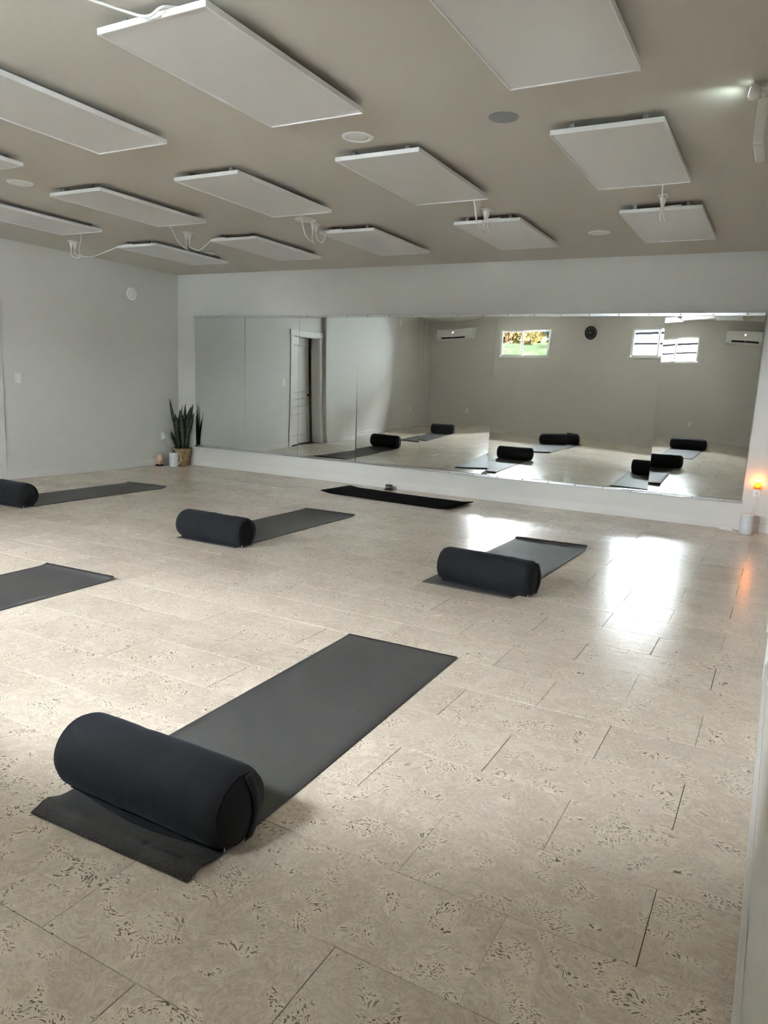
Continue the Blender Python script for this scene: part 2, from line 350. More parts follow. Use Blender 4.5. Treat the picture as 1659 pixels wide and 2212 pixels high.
# unseen box added behind the right door to stop sky light leaking in
struct('sky_block_box', boxes((XR + .7, XR + .8, RY0 - .2, RY1 + .2, -.01, 2.4), (XR + TH, XR + .7, RY0 - .2, RY0 - .1, -.01, 2.4), (XR + TH, XR + .7, RY1 + .1, RY1 + .2, -.01, 2.4),
                            (XR + TH, XR + .8, RY0 - .2, RY1 + .2, 2.4, 2.5), (XR + TH, XR + .8, RY0 - .2, RY1 + .2, -.1, -.01)), 'wall_paint')
# baseboards
BH, BT = 0.098, 0.013
def bb(bm, x0, x1, y0, y1):
    box(bm, x0, x1, y0, y1, 0.0, BH, 0.002); return bm
struct('baseboard_back', bb(bmesh.new(), XL, XR, D - BT, D), 'trim_paint')
bm = bmesh.new(); bb(bm, XL, XL + BT, DY1 + .09, D - BT); bb(bm, XL, XL + BT, JY + BT, DY0 - .09); bb(bm, JX, JX + BT, YO + BT, JY + BT); bb(bm, XL, JX + BT, JY, JY + BT)
struct('baseboard_left', bm, 'trim_paint')
struct('baseboard_front', bb(bmesh.new(), JX, XR, YO, YO + BT), 'trim_paint')
bm = bmesh.new()
for y0, y1 in ((YO + BT, RY0 - .07), (RY1 + .07, D - BT)):
    box(bm, XR - BT, XR, y0, y1, 0, BH - .016, .0015); box(bm, XR - BT * .55, XR, y0, y1, BH - .016, BH, .0015)
struct('baseboard_right', bm, 'trim_paint')

# ------------------------------------------------------------------ floor tiles (cork planks laid in half bond)
PX = lambda P: (lambda c: (829.5 + F_PX * c.dot(r) / c.dot(f), 1106 - F_PX * c.dot(u) / c.dot(f)) if c.dot(f) > 0.05 else None)(Vector(P) - Vector((0, 0, H)))
TL_, TW_ = 0.635, 0.3192
tb = bmesh.new(); g_ = 0.0009
def tile_geo(bm, x0, x1, y0, y1, z=0.0):
    e_ = 0.0012
    lo = [bm.verts.new(p) for p in ((x0, y0, z - .0075), (x1, y0, z - .0075), (x1, y1, z - .0075), (x0, y1, z - .0075))]
    mi = [bm.verts.new(p) for p in ((x0, y0, z - .0007), (x1, y0, z - .0007), (x1, y1, z - .0007), (x0, y1, z - .0007))]
    hi = [bm.verts.new(p) for p in ((x0 + e_, y0 + e_, z), (x1 - e_, y0 + e_, z), (x1 - e_, y1 - e_, z), (x0 + e_, y1 - e_, z))]
    bm.faces.new(hi)
    for a, b_ in ((lo, mi), (mi, hi)):
        for i in range(4): bm.faces.new((a[i], a[(i + 1) % 4], b_[(i + 1) % 4], b_[i]))
tile_geo(tb, -.5, .5, -.5, .5)
for v in tb.verts:  # keep the bevel true after scaling
    if v.co.z > -1e-6: v.co.x = math.copysign(.5 - .0012 / TL_, v.co.x); v.co.y = math.copysign(.5 - .0012 / TW_, v.co.y)
tme = bpy.data.meshes.new('tile'); tb.to_mesh(tme); tb.free(); tme.materials.append(MATS['cork_tile'])
rows = []
k0 = int(math.floor((YO - 1.003) / TW_)); k1 = int(math.ceil((D - 1.003) / TW_))
cand = []
for k in range(k0, k1):
    y0 = 1.003 + k * TW_; y1 = y0 + TW_; off = -0.79 if k % 2 == 0 else -0.4725
    n0 = int(math.floor((XL - off) / TL_)) - 1
    for n_ in range(n0, 20):
        x0 = off + n_ * TL_; x1 = x0 + TL_
        a, b_, c, d = max(x0, XL), min(x1, XR), max(y0, YO), min(y1, D)
        if b_ - a < .004 or d - c < .004: continue
        pts = [PX(p) for p in ((a, c, 0), (b_, c, 0), (b_, d, 0), (a, d, 0))]
        area = 0
        if all(pts):
            xs = [p[0] for p in pts]; ys = [p[1] for p in pts]
            if max(xs) > 0 and min(xs) < 1659 and max(ys) > 0 and min(ys) < 2212:
                area = (min(max(xs), 1659) - max(min(xs), 0)) * (min(max(ys), 2212) - max(min(ys), 0))
        cand.append((area, a, b_, c, d))
cand.sort(key=lambda q: -q[0])
single = [q for q in cand if q[0] > 0][:300]; rest = [q for q in cand if q not in single]
for ar, a, b_, c, d in single:
    o = bpy.data.objects.new('tile', tme); COL.objects.link(o); o.parent = floor
    gx = random.choice((.0006, .0012, .0022, .0032)); gy = random.choice((.0005, .001, .0018, .0028))
    o.location = ((a + b_) / 2, (c + d) / 2, random.uniform(-.0005, 0)); o.scale = (b_ - a - gx, d - c - gy, 1)
    o.rotation_euler = (random.gauss(0, .0012), random.gauss(0, .0007), 0)
bm = bmesh.new()
for ar, a, b_, c, d in rest: tile_geo(bm, a + .0005, b_ - .0005, c + .0005, d - .0005, random.uniform(-.0005, 0))
tf = obj('tile_field', bm, 'cork_tile', floor); tf['kind'] = 'stuff'

# ------------------------------------------------------------------ doors
def casing(bm, axis, pos, n, a, b_, z1, w=0.085, t=0.018):
    # boards around an opening from a..b_ (along y) on plane x=pos, proud towards n
    x0, x1 = sorted((pos, pos + n * t)); xh0, xh1 = sorted((pos, pos + n * (t + .008)))
    box(bm, x0, x1, a - w, a, 0, z1, .002); box(bm, x0, x1, b_, b_ + w, 0, z1, .002); box(bm, xh0, xh1, a - w - .02, b_ + w + .02, z1, z1 + .095, .002)
    return bm
def door_leaf(parent, mat='door_paint', wd=0.92, ht=2.08, panels=((1.0, 1.93), (.72, .90), (.16, .60))):
    # in local coordinates: hinge at origin, leaf runs along -y, room side faces +x
    bm = boxes((-.034, 0, -wd, -wd + .12, .008, ht), (-.034, 0, -.12, 0, .008, ht))
    zs = [.008] + [z for p in sorted(panels) for z in p] + [ht]
    for i in range(0, len(zs), 2): box(bm, -.034, 0, -wd + .12, -.12, zs[i], zs[i + 1])
    lf = obj('leaf', bm, mat, parent)
    for z0, z1 in panels:
        pb = bmesh.new(); y0, y1 = -wd + .12, -.12; e_ = .035
        o_ = [(y0, z0), (y1, z0), (y1, z1), (y0, z1)]; i_ = [(y0 + e_, z0 + e_), (y1 - e_, z0 + e_), (y1 - e_, z1 - e_), (y0 + e_, z1 - e_)]
        vo = [pb.verts.new((-.001, *q)) for q in o_]; vm = [pb.verts.new((-.013, q[0], q[1])) for q in [(a + (c - a) * .45, b2 + (d2 - b2) * .45) for (a, b2), (c, d2) in zip(o_, i_)]]
        vi = [pb.verts.new((-.006, *q)) for q in i_]; vb = [pb.verts.new((-.033, *q)) for q in o_]
        for A, C in ((vo, vm), (vm, vi)):
            for i in range(4): pb.faces.new((A[i], A[(i + 1) % 4], C[(i + 1) % 4], C[i]))
        pb.faces.new(vi); pb.faces.new(vb[::-1])
        obj('panel', pb, mat, lf)
    kb = bmesh.new(); lathe(kb, [(.026, .001), (.026, .006), (.011, .010), (.011, .03), (.024, .038), (.029, .05), (.024, .062), (.008, .066)], -wd + .07, .96, 20, 'X')
    obj('knob', kb, 'knob_black', lf, True)
    return lf
d1 = thing('door_1', None, None, kind='structure')
obj('casing', casing(bmesh.new(), 'y', XL, 1, DY0, DY1, DZ), 'trim_paint', d1)
obj('jamb', boxes((XL - TH, XL + .004, DY0, DY0 + .018, 0, DZ), (XL - TH, XL + .004, DY1 - .018, DY1, 0, DZ), (XL - TH, XL + .004, DY0 + .018, DY1 - .018, DZ - .018, DZ)), 'trim_paint', d1)
lf = door_leaf(d1, wd=.885, ht=2.075); lf.location = (XL - .07, DY1 - .02, 0); lf.rotation_euler = (0, 0, math.radians(-9))
d2 = thing('door_2', None, None, kind='structure')
obj('casing', casing(bmesh.new(), 'y', XR, -1, RY0, RY1, 2.1, w=.068, t=.016), 'trim_paint', d2)
lf2 = door_leaf(d2, wd=.76, ht=2.09); lf2.rotation_euler = (0, 0, math.pi); lf2.location = (XR + .06, RY0 + .01, 0)

# ------------------------------------------------------------------ windows
for i, (a, b_) in enumerate(WIN):
    w = thing('window_%d' % (i + 1), None, None, ((a + b_) / 2, YO, WZ0), kind='structure')
    hw, hh = (b_ - a) / 2, WZ1 - WZ0
    obj('frame', boxes((-hw, hw, -TF, -.025, 0, .015), (-hw, hw, -TF, -.025, hh - .015, hh), (-hw, -hw + .03, -TF, -.025, .022, hh - .015), (hw - .03, hw, -TF, -.025, .022, hh - .015)), 'window_vinyl', w)
    obj('sill', B(-hw - .035, hw + .035, -.025, .014, -.03, 0.0, .004), 'trim_paint', w)
    obj('casing', boxes((-hw - .005, -hw + .012, -.02, .010, 0, hh), (hw - .012, hw + .005, -.02, .010, 0, hh), (-hw - .005, hw + .005, -.02, .010, hh - .012, hh + .008)), 'trim_paint', w)
    for s, x0, x1, y in ((0, -hw + .03, .022, -.045), (1, -.022, hw - .03, -.068)):
        sw = .030 if s == 0 else .022
        sh = obj('sash', boxes((x0, x1, y, y + .022, .015, .015 + sw), (x0, x1, y, y + .022, hh - .015 - sw, hh - .015), (x0, x0 + sw, y, y + .022, .015 + sw, hh - .015 - sw), (x1 - sw, x1, y, y + .022, .015 + sw, hh - .015 - sw)), 'window_vinyl', w)
        obj('pane', B(x0 + sw - .004, x1 - sw + .004, y + .011, y + .016, .015 + sw - .004, hh - .015 - sw + .004), 'pane_glass', sh)

# ------------------------------------------------------------------ mirror wall
MX0, MX1, MZ0, MZ1 = -7.755, -0.300, 0.287, 2.1915; DM = D - .03
MC = [[0.0, -15.44, 0.0, 0.0, 0.0, 0.0, 0.0, 0.0, 0.0],
 [-2.77, -12.18, -0.04, -0.56, 1.75, 0.06, -0.36, 1.23, -0.12],
 [-0.54, -11.95, -0.56, 1.1, 5.38, 0.05, -0.42, -0.54, 0.1],
 [-1.8, -21.85, 4.66, 3.02, -1.98, 1.77, -0.23, 1.64, 1.1],
 [2.89, -17.03, 2.68, -4.18, 9.95, -2.47, -3.06, -0.16, -0.97],
 [3.94, -12.95, -0.28, -1.5, 3.04, -4.72, -1.39, -0.06, -8.3],
 [4.48, -15.14, 3.04, 2.36, 0.02, -0.33, -0.69, -1.86, -3.47],
 [2.19, -17.02, 3.16, 0.91, 15.41, -1.22, 2.36, -0.79, -6.78]]
PWM = (MX1 - MX0) / 8
wall_mirror = thing('wall_mirror', 'long wall mirror of eight panels on the back wall, held by chrome rails', 'mirror', ((MX0 + MX1) / 2, D, MZ0))
MO = Vector(wall_mirror.location)
for k in range(8):
    c = [q / 1000 for q in MC[k]]; bm = bmesh.new(); NS, NT = 20, 28
    ring = [[None] * (NT + 1) for _ in range(NS + 1)]
    xa, xb = MX0 + k * PWM + .0008, MX0 + (k + 1) * PWM - .0008
    for i in range(NS + 1):
        for j in range(NT + 1):
            s = -1 + 2 * i / NS; t = -.9717 + 1.9412 * j / NT
            hgt = c[0] * s + c[1] * t + c[2] * s * s / 2 + c[3] * s * t + c[4] * t * t / 2 + c[5] * s ** 3 / 3 + c[6] * s * s * t + c[7] * s * t * t + c[8] * t ** 3 / 3
            ring[i][j] = bm.verts.new((xa + (xb - xa) * i / NS, DM + hgt, MZ0 + (MZ1 - MZ0) * (t + 1) / 2))
    fcs = []
    for i in range(NS):
        for j in range(NT): fcs.append(bm.faces.new((ring[i][j], ring[i + 1][j], ring[i + 1][j + 1], ring[i][j + 1])))
    for q in fcs: q.smooth = True
    edge = [ring[i][0] for i in range(NS + 1)] + [ring[NS][j] for j in range(1, NT + 1)] + [ring[i][NT] for i in range(NS - 1, -1, -1)] + [ring[0][j] for j in range(NT - 1, 0, -1)]
    back = [bm.verts.new((v.co.x, D - .0005, v.co.z)) for v in edge]; top = [bm.verts.new(v.co) for v in edge]
    for i in range(len(edge)):
        j = (i + 1) % len(edge); q = bm.faces.new((top[i], back[i], back[j], top[j])); q.material_index = 1
    q = bm.faces.new(back); q.material_index = 1
    for v in bm.verts: v.co -= MO
    obj('mirror_panel', bm, ['mirror_glass', 'glass_edge'], wall_mirror)
def rail(name, z0, z1, yf, label):
    hx = (MX1 - MX0) / 2
    t = obj('rail', B(-hx - .002, hx + .002, -yf, -.0005, -(z1 - z0) / 2, (z1 - z0) / 2, .002), 'chrome', wall_mirror); t['label'] = label; t.location = (0, 0, (z0 + z1) / 2 - MZ0)
    x = -hx + .13; sm = None
    while x < hx - .05:
        if sm is None:
            sb = bmesh.new(); lathe(sb, [(.0085, .002), (.0085, -.001), (.006, -.0045), (.0015, -.0055)], 0, 0, 12, 'Y'); so = obj('screw', sb, 'steel_grey', t, True); sm = so
        else: so = sm.copy(); COL.objects.link(so)
        so.parent = t; so.location = (x, -yf, 0); x += .3115
    return t
rail('mirror_rail', MZ1 - .029, MZ1 + .002, .062, 'long chrome rail screwed along the top edge of the wall mirror')
rail('mirror_rail', MZ0 - .002, MZ0 + .027, .034, 'long chrome rail screwed along the bottom edge of the wall mirror')

# ------------------------------------------------------------------ ceiling radiant panels with cords
PWD, PLN, ZP, PT = 0.60, 1.20, ZC - .065, .026
def face_part(x0, x1, y0, y1): return B(x0, x1, y0, y1, 0, .002)
def ceiling_panel(x, y, label, cord=None):
    t = thing('ceiling_panel', label, 'heater panel', (x, y, ZP), 0, 'radiant panels on the ceiling')
    obj('frame', boxes((0, PWD, 0, .007, 0, PT), (0, PWD, PLN - .007, PLN, 0, PT), (0, .007, .007, PLN - .007, 0, PT), (PWD - .007, PWD, .007, PLN - .007, 0, PT)), 'panel_edge', t)
    obj('face_plate', B(.0068, PWD - .0068, .0068, PLN - .0068, .0055, PT - .002), 'panel_face', t)
    for sx in (.09, PWD - .12):
        obj('mount_strip', B(sx, sx + .03, .05, PLN - .05, PT, .065), 'steel_grey', t)
    if cord:
        obj('cord', T([Vector(p) - Vector((x, y, ZP)) for p in cord], .0055), 'cord_white', t, True)
    return t
cx_ = [-1.335, -2.74, -4.14, -5.51, -6.90]
colw = ['rightmost', 'second from the right', 'middle one', 'second from the left', 'leftmost']
out_x = [-0.99, -2.375, -4.08, -5.66, -7.415]
OY = 5.96
row_y = [0.46, 2.352, 4.215, 6.137]
rown = ['above the photographer', 'in the row nearest the camera', 'in the middle row', 'in the row nearest the mirror']
outs = []
Z = ZC
for ri, y in enumerate(row_y):
    for ci, x in enumerate(cx_):
        if ri == 0 and ci > 2: continue
        ox = out_x[ci]; cord = None
        if ri == 2:   # cord from the far edge to the outlet
            ex = {0: -1.03, 1: -2.37, 2: -4.14 + .30, 3: -5.51 + .12, 4: -6.90 + .15}[ci]
            ex = {0: x + .42, 1: x + .47, 2: x + .27, 3: x + .08, 4: x + .2}[ci]
            cord = [(ex, y + PLN - .01, Z - .03), (ex + .0, y + PLN + .04, Z - .09), (ex + .25 * (ox - ex), y + PLN + .18, Z - .19), (ex + .75 * (ox - ex), OY - .08, Z - .20), (ox - .005, OY - .025, Z - .15), (ox, OY - .025, Z - .075)]
            if ci in (3, 4): cord = [(ex, y + PLN - .01, Z - .03), (ex + .02, y + PLN + .06, Z - .07), (ex + .35 * (ox - ex), y + PLN + .25, Z - .15), (ex + .75 * (ox - ex), OY - .06, Z - .19), (ox, OY - .02, Z - .16), (ox, OY - .025, Z - .075)]
        if ri == 3:
            ex = {0: x + .33, 1: x + .30, 2: x + .12, 3: x + .06, 4: x + .1}[ci]
            dx = ex - ox
            cord = [(ox, OY + .025, Z - .075), (ox + .01, OY + .03, Z - .14), (ox + .3 * dx + .02, OY + .08, Z - .165), (ox + .7 * dx, y - .05, Z - .10), (ex - .02, y - .015, Z - .048), (ex + .12, y + .02, Z - .028)]
        if ri == 1 and ci == 1:
            cord = [(x + .42, y + .04, Z - .02), (x + .40, y - .03, Z - .045), (x + .34, y - .05, Z - .075), (x + .25, y - .12, Z - .06), (x + .05, y - .40, Z - .03)]
        ceiling_panel(x, y, 'white flat radiant heater panel on the ceiling, %s %s' % (colw[ci], rown[ri]), cord)
for ci, ox in enumerate(out_x):
    t = thing('ceiling_outlet', 'white ceiling outlet with two plugs, %s of the five' % colw[ci], 'outlet', (ox, OY, ZC), 0, 'outlets between the ceiling panels')
    obj('cover_plate', B(-.036, .036, -.058, .058, -.006, 0, .002), 'white_plastic', t)
    for s in (-1, 1):
        pb = bmesh.new(); lathe(pb, [(.019, -.006), (.019, -.03), (.013, -.055), (.007, -.078), (.0045, -.08)], 0, s * .025, 14)
        obj('plug', pb, 'white_plastic', t, True)

# downlights and the grey cover plate
for x, y, lab in ((-2.462, 4.03, 'round white recessed downlight between the large front panels'), (-5.591, 4.008, 'round white recessed downlight at the left edge of the ceiling'), (-4.085, 5.82, 'round white recessed downlight behind a dangling cord mid ceiling'),
                  (-1.708, 7.087, 'round white recessed downlight near the mirror wall on the right'), (-6.358, 7.021, 'round white recessed downlight near the far left ceiling corner')):
    t = thing('downlight', lab, 'downlight', (x, y, ZC), 0, 'recessed downlights')
    bm = bmesh.new(); lathe(bm, [(.098, 0), (.098, -.004), (.088, -.009), (.072, -.009), (.066, -.003), (.066, -.001)], 0, 0, 36); obj('trim_ring', bm, 'white_plastic', t, True)
    bm = bmesh.new(); lathe(bm, [(.065, -.0015), (.065, -.004), (.03, -.0055), (.004, -.006)], 0, 0, 32); obj('lens', bm, 'panel_edge', t, True)
t = thing('ceiling_cover_plate', 'round grey metal cover plate on the ceiling with two screws', 'cover plate', (-1.545, 4.042, ZC))
bm = bmesh.new(); lathe(bm, [(.083, 0), (.083, -.002), (.080, -.004), (.01, -.005)], 0, 0, 36); obj('disc', bm, 'plate_grey', t)
for s in (-1, 1):
    bm = bmesh.new(); lathe(bm, [(.007, -.004), (.006, -.007), (.002, -.0075)], s * .062, 0, 10); obj('screw', bm, 'chrome', t, True)

# emergency light hung from the ceiling, seen end on, one head switched on
t = thing('emergency_light', 'white emergency light box with round lamp head lit at ceiling edge', 'emergency light', (-.268, 4.0, ZC))
obj('body', B(-.022, .022, 0, .31, -.283, -.085, .003), 'white_plastic', t)
obj('end_cover', B(-.014, .014, -.0025, .004, -.278, -.09, .001), 'white_plastic', t)
obj('base_cover', B(-.016, .016, .006, .304, -.2855, -.281, .001), 'trim_paint', t)
obj('ceiling_mount', boxes((-.02, .06, .06, .25, -.018, -.0005), (-.010, .014, .13, .18, -.09, -.018)), 'white_plastic', t)
for sx, sz in ((-.016, -.276), (.016, -.276)):
    for yy in (.016, .294):
        bm = bmesh.new(); lathe(bm, [(.003, -.2835), (.0025, -.287), (.001, -.2875)], sx * .85, yy, 8); obj('screw', bm, 'chrome', t, True)
for yy in (.03,):
    hd = bmesh.new(); lathe(hd, [(.034, -.034), (.036, -.028), (.033, -.012), (.024, .004), (.010, .012), (.002, .013)], 0, 0, 24, 'X')
    ho = obj('lamp_head', hd, 'white_plastic', t, True); ho.location = (-.028, yy, -.05); ho.rotation_euler = (0, math.radians(12), 0)
    ln = bmesh.new(); lathe(ln, [(.031, -.0345), (.02, -.038), (.002, -.039)], 0, 0, 20, 'X'); obj('lens', ln, 'lamp_lens', ho, True)
    obj('swivel', T([(-.014, yy, -.05), (.006, yy, -.06), (.006, yy, -.09)], .009, k=3), 'white_plastic', t, True)
sd = bpy.data.lights.new('emergency_beam', 'SPOT'); sd.energy = .26; sd.color = (.78, 1.0, .92); sd.spot_size = math.radians(105); sd.spot_blend = 1.0; sd.shadow_soft_size = .03
so = bpy.data.objects.new('emergency_beam', sd); COL.objects.link(so); so.parent = t; so.location = (-.085, .05, -.095)
so.rotation_euler = Vector((-.26, .22, .11)).to_track_quat('-Z', 'Y').to_euler()

# ------------------------------------------------------------------ wall fittings
def round_vent(loc, n, label):
    t = thing('round_vent', label, 'air vent', loc, 0, 'round wall vents')
    bm = bmesh.new(); lathe(bm, [(.088, 0), (.088, .006), (.082, .014), (.066, .018), (.058, .008), (.058, .004)], 0, 0, 36, 'X'); obj('rim', bm, 'white_plastic', t, True)
    bm = bmesh.new(); lathe(bm, [(.056, .004), (.056, .02), (.05, .028), (.035, .030), (.003, .030)], 0, 0, 32, 'X'); obj('disc', bm, 'white_plastic', t, True)
round_vent((XL, 7.47, 2.41), 1, 'round white air vent high on the left wall near the corner')
round_vent((JX, 0.95, 2.46), 1, 'round white air vent on the left wall, seen in the mirror')
def plate(name, label, cat, loc, ax, sgn, kind='outlet'):
    # built facing +x then turned
    t = thing(name, label, cat, loc, {('x', 1): 0, ('x', -1): math.pi, ('y', -1): -math.pi / 2, ('y', 1): math.pi / 2}[(ax, sgn)], 'wall plates')
    obj('cover_plate', B(0, .006, -.036, .036, -.06, .06, .002), 'white_plastic', t)
    if kind == 'outlet':
        for z in (-.026, .026):
            s = obj('socket', B(.005, .008, -.017, .017, z - .014, z + .014, .003), 'white_plastic', t)
            obj('slot', boxes((.0078, .0085, -.008, -.005, z - .002, z + .008), (.0078, .0085, .005, .008, z - .002, z + .008), (.0078, .0085, -.002, .002, z - .010, z - .006)), 'dark_gap', s)
    else:
        obj('dimmer_body', B(.005, .009, -.018, .018, -.034, .034, .001), 'white_plastic', t)
        obj('rocker', B(.008, .013, -.007, .012, -.018, .022, .002), 'white_plastic', t)
    return t
plate('light_switch', 'white dimmer light switch on the left wall beside the door', 'switch', (XL, 5.70, 1.215), 'x', 1, 'switch')
plate('wall_outlet', 'white double outlet above the salt lamp with two plugs', 'outlet', (XL, 8.03, .434), 'x', 1)
plate('wall_outlet', 'white outlet on the left wall, seen small in the mirror', 'outlet', (JX, .45, .45), 'x', 1)
plate('wall_outlet', 'white outlet in the mirror below the left air conditioner', 'outlet', (-6.75, YO, .42), 'y', 1)
plate('wall_outlet', 'white outlet in the mirror right above the rearmost bolster', 'outlet', (-1.75, YO, .42), 'y', 1)
plate('wall_outlet', 'white outlet under the orange night light', 'outlet', (-.172, D, .425), 'y', -1)

# ------------------------------------------------------------------ air conditioners on the far wall
def aircon(x0, label):
    t = thing('air_conditioner', label, 'air conditioner', (x0, YO, 2.295), 0, 'air conditioners')
    w, h = .855, .285
    prof = [(0, .0), (.10, 0.0), (.155, .028), (.19, .085), (.20, .14), (.20, h - .02), (.185, h), (0, h)]
    bm = bmesh.new(); A = [bm.verts.new((0.0, y, z)) for y, z in prof]; C = [bm.verts.new((w, y, z)) for y, z in prof]
    for i in range(len(prof)): j = (i + 1) % len(prof); bm.faces.new((A[i], C[i], C[j], A[j]))
    bm.faces.new(A); bm.faces.new(C[::-1]); bmesh.ops.recalc_face_normals(bm, faces=bm.faces)
    obj('body', bm, 'white_plastic', t)
    obj('front_panel', B(.004, w - .004, .198, .206, .09, h - .012, .003), 'white_plastic', t)
    for a, b_ in ((.125, .415), (.425, .715)):
        bm = bmesh.new(); v = [bm.verts.new(p) for p in ((a, .166, .040), (b_, .166, .040), (b_, .1925, .080), (a, .1925, .080), (a, .15, .045), (b_, .15, .045), (b_, .18, .085), (a, .18, .085))]
        for q in ((0, 1, 2, 3), (4, 7, 6, 5), (0, 4, 5, 1), (1, 5, 6, 2), (2, 6, 7, 3), (3, 7, 4, 0)): bm.faces.new([v[i] for i in q])
        bmesh.ops.recalc_face_normals(bm, faces=bm.faces); obj('air_slot', bm, 'black_plastic', t)
    bm = bmesh.new(); v = [bm.verts.new(p) for p in ((.11, .135, .018), (.73, .135, .018), (.73, .185, .040), (.11, .185, .040), (.11, .133, .022), (.73, .133, .022), (.73, .183, .044), (.11, .183, .044))]
    for q in ((0, 1, 2, 3), (4, 7, 6, 5), (0, 4, 5, 1), (1, 5, 6, 2), (2, 6, 7, 3), (3, 7, 4, 0)): bm.faces.new([v[i] for i in q])
    bmesh.ops.recalc_face_normals(bm, faces=bm.faces); obj('louvre', bm, 'panel_edge', t)
    bm = bmesh.new(); lathe(bm, [(.022, .204), (.022, .2075), (.004, .2085)], 0, 0, 20, 'Y'); o = obj('glow_disc', bm, 'glow_white', t); o.location = (w * .5, 0, .20)
    obj('badge', B(w - .15, w - .11, .205, .2072, .125, .132), 'steel_grey', t)
    obj('sensor', B(.05, .062, .17, .185, .05, .058), 'black_plastic', t)
aircon(-7.775, 'white split air conditioner in the mirror left of the autumn window')
aircon(-1.114, 'white split air conditioner cut off at the right mirror edge')

# clock
t = thing('wall_clock', 'round black wall clock between two windows, seen in the mirror', 'clock', (-3.914, YO, 2.365))
bm = bmesh.new(); lathe(bm, [(.145, 0), (.145, .03), (.138, .036), (.130, .032), (.130, .02)], 0, 0, 40, 'Y'); obj('rim', bm, 'black_plastic', t, True)
bm = bmesh.new(); lathe(bm, [(.131, .012), (.131, .022)], 0, 0, 40, 'Y'); obj('face', bm, 'clock_face', t)
for i in range(12):
    a = i * math.pi / 6; bm = B(-.004, .004, .0215, .0235, .098, .118); o = obj('hour_mark', bm, 'clock_mark', t); o.rotation_euler = (0, a, 0)
def hand(a, ln, w, n):
    o = obj(n, B(-w, w, .0236, .0255, -.015, ln), 'clock_mark', t); o.rotation_euler = (0, a, 0)
hand(math.radians(-82), .085, .003, 'hour_hand'); hand(math.radians(-25), .11, .0015, 'minute_hand')

# ------------------------------------------------------------------ yoga mats
def yoga_mat(fl_, ang, w, ln, label, mat='mat_grey', curl_far=.012, curl_near=.0, near_hump=.0, th=.0055, grp='grey yoga mats on the floor', name='yoga_mat', hidden=False, seed=1):
    # fl_: far left corner; local x across, local y from 0 (far) to -ln (near)
    t = thing(name, label, 'yoga mat', (fl_[0], fl_[1], 0), ang, grp)
    nx, ny = 12, 90; bm = bmesh.new(); G = []
    def zz(x, y):
        a = -y; b_ = ln + y
        z = 0
        if curl_far: z += curl_far * max(0, 1 - a / .07) ** 2 * (1 + .5 * (x / w - .5))
        if curl_near: z += curl_near * max(0, 1 - b_ / .05) ** 2 * (1 + .6 * (x / w - .5))
        if near_hump:
            z += near_hump * math.exp(-((b_ - .055) / .035) ** 2) * (.45 + .55 * (abs(2 * x / w - 1) ** 1.5))
        z += .0012 * (noise.noise(Vector((x * 4 + seed, y * 3, seed))) + 1) * .5
        return z
    for i in range(nx + 1):
        for j in range(ny + 1):
            tt = j / ny; y = -ln * (tt if True else tt); x = w * i / nx
            z = zz(x, y)
            rr_ = 0
            G.append((bm.verts.new((x, y, z + th + .0004)), bm.verts.new((x, y, z + .0004))))
    idx = lambda i, j: G[i * (ny + 1) + j]
    for i in range(nx):
        for j in range(ny):
            q = bm.faces.new([idx(i, j)[0], idx(i, j + 1)[0], idx(i + 1, j + 1)[0], idx(i + 1, j)[0]]); q.smooth = True
            bm.faces.new([idx(i, j)[1], idx(i + 1, j)[1], idx(i + 1, j + 1)[1], idx(i, j + 1)[1]])
    for i in range(nx):
        for j in (0, ny):
            a, b_ = idx(i, j), idx(i + 1, j); bm.faces.new([a[0], b_[0], b_[1], a[1]])
    for j in range(ny):
        for i in (0, nx):
            a, b_ = idx(i, j), idx(i, j + 1); bm.faces.new([a[0], b_[0], b_[1], a[1]])
    bmesh.ops.recalc_face_normals(bm, faces=bm.faces)
    me = obj('foam_sheet', bm, mat, t)
    return t, zz
near_mat, nz = yoga_mat((-1.906, 3.214), .0268, .616, 1.93, 'grey yoga mat with a printed name, under the large nearest bolster', near_hump=.020, curl_far=0.004, seed=1)
yoga_mat((-7.0, 6.338), .015, .63, 1.925, 'grey yoga mat at far left, running toward the plant corner', curl_far=.016, seed=2)
yoga_mat((-4.326, 6.285), .012, .61, 1.885, 'grey yoga mat in the middle of the row before the mirror', curl_far=.012, seed=3)
yoga_mat((-2.022, 6.322), -.020, .645, 1.895, 'grey yoga mat at right front, beside the window glare on the floor', curl_far=.022, seed=4)
yoga_mat((-4.339, 3.203), .020, .645, 1.93, 'grey yoga mat with its bolster outside the left picture edge', curl_far=.016, seed=5)
yoga_mat((-7.0, 3.22), .01, .63, 1.93, 'grey yoga mat furthest left of the rear row, seen only in the mirror', curl_far=.010, seed=6)
yoga_mat((-4.835, 8.035), -.062 - math.pi * 0, 1.755, .63, 'black yoga mat lying along the foot of the mirror wall', 'mat_black', curl_far=0, th=.009, grp='black mat by the mirror', seed=7)
# the black mat's short ends lift a little
bmat = [o for o in bpy.data.objects if o.get('label', '').startswith('black yoga mat')][0].children[0]
for v in bmat.data.vertices:
    x = v.co.x; v.co.z += .020 * max(0, 1 - x / .16) ** 1.6 + .020 * max(0, 1 - (1.755 - x) / .16) ** 1.6 + .004 * max(0, math.sin(x * 5.2 + v.co.y * 2))
    # rounded corners
    ex = min(x, 1.755 - x); ey = min(-v.co.y, .63 + v.co.y)
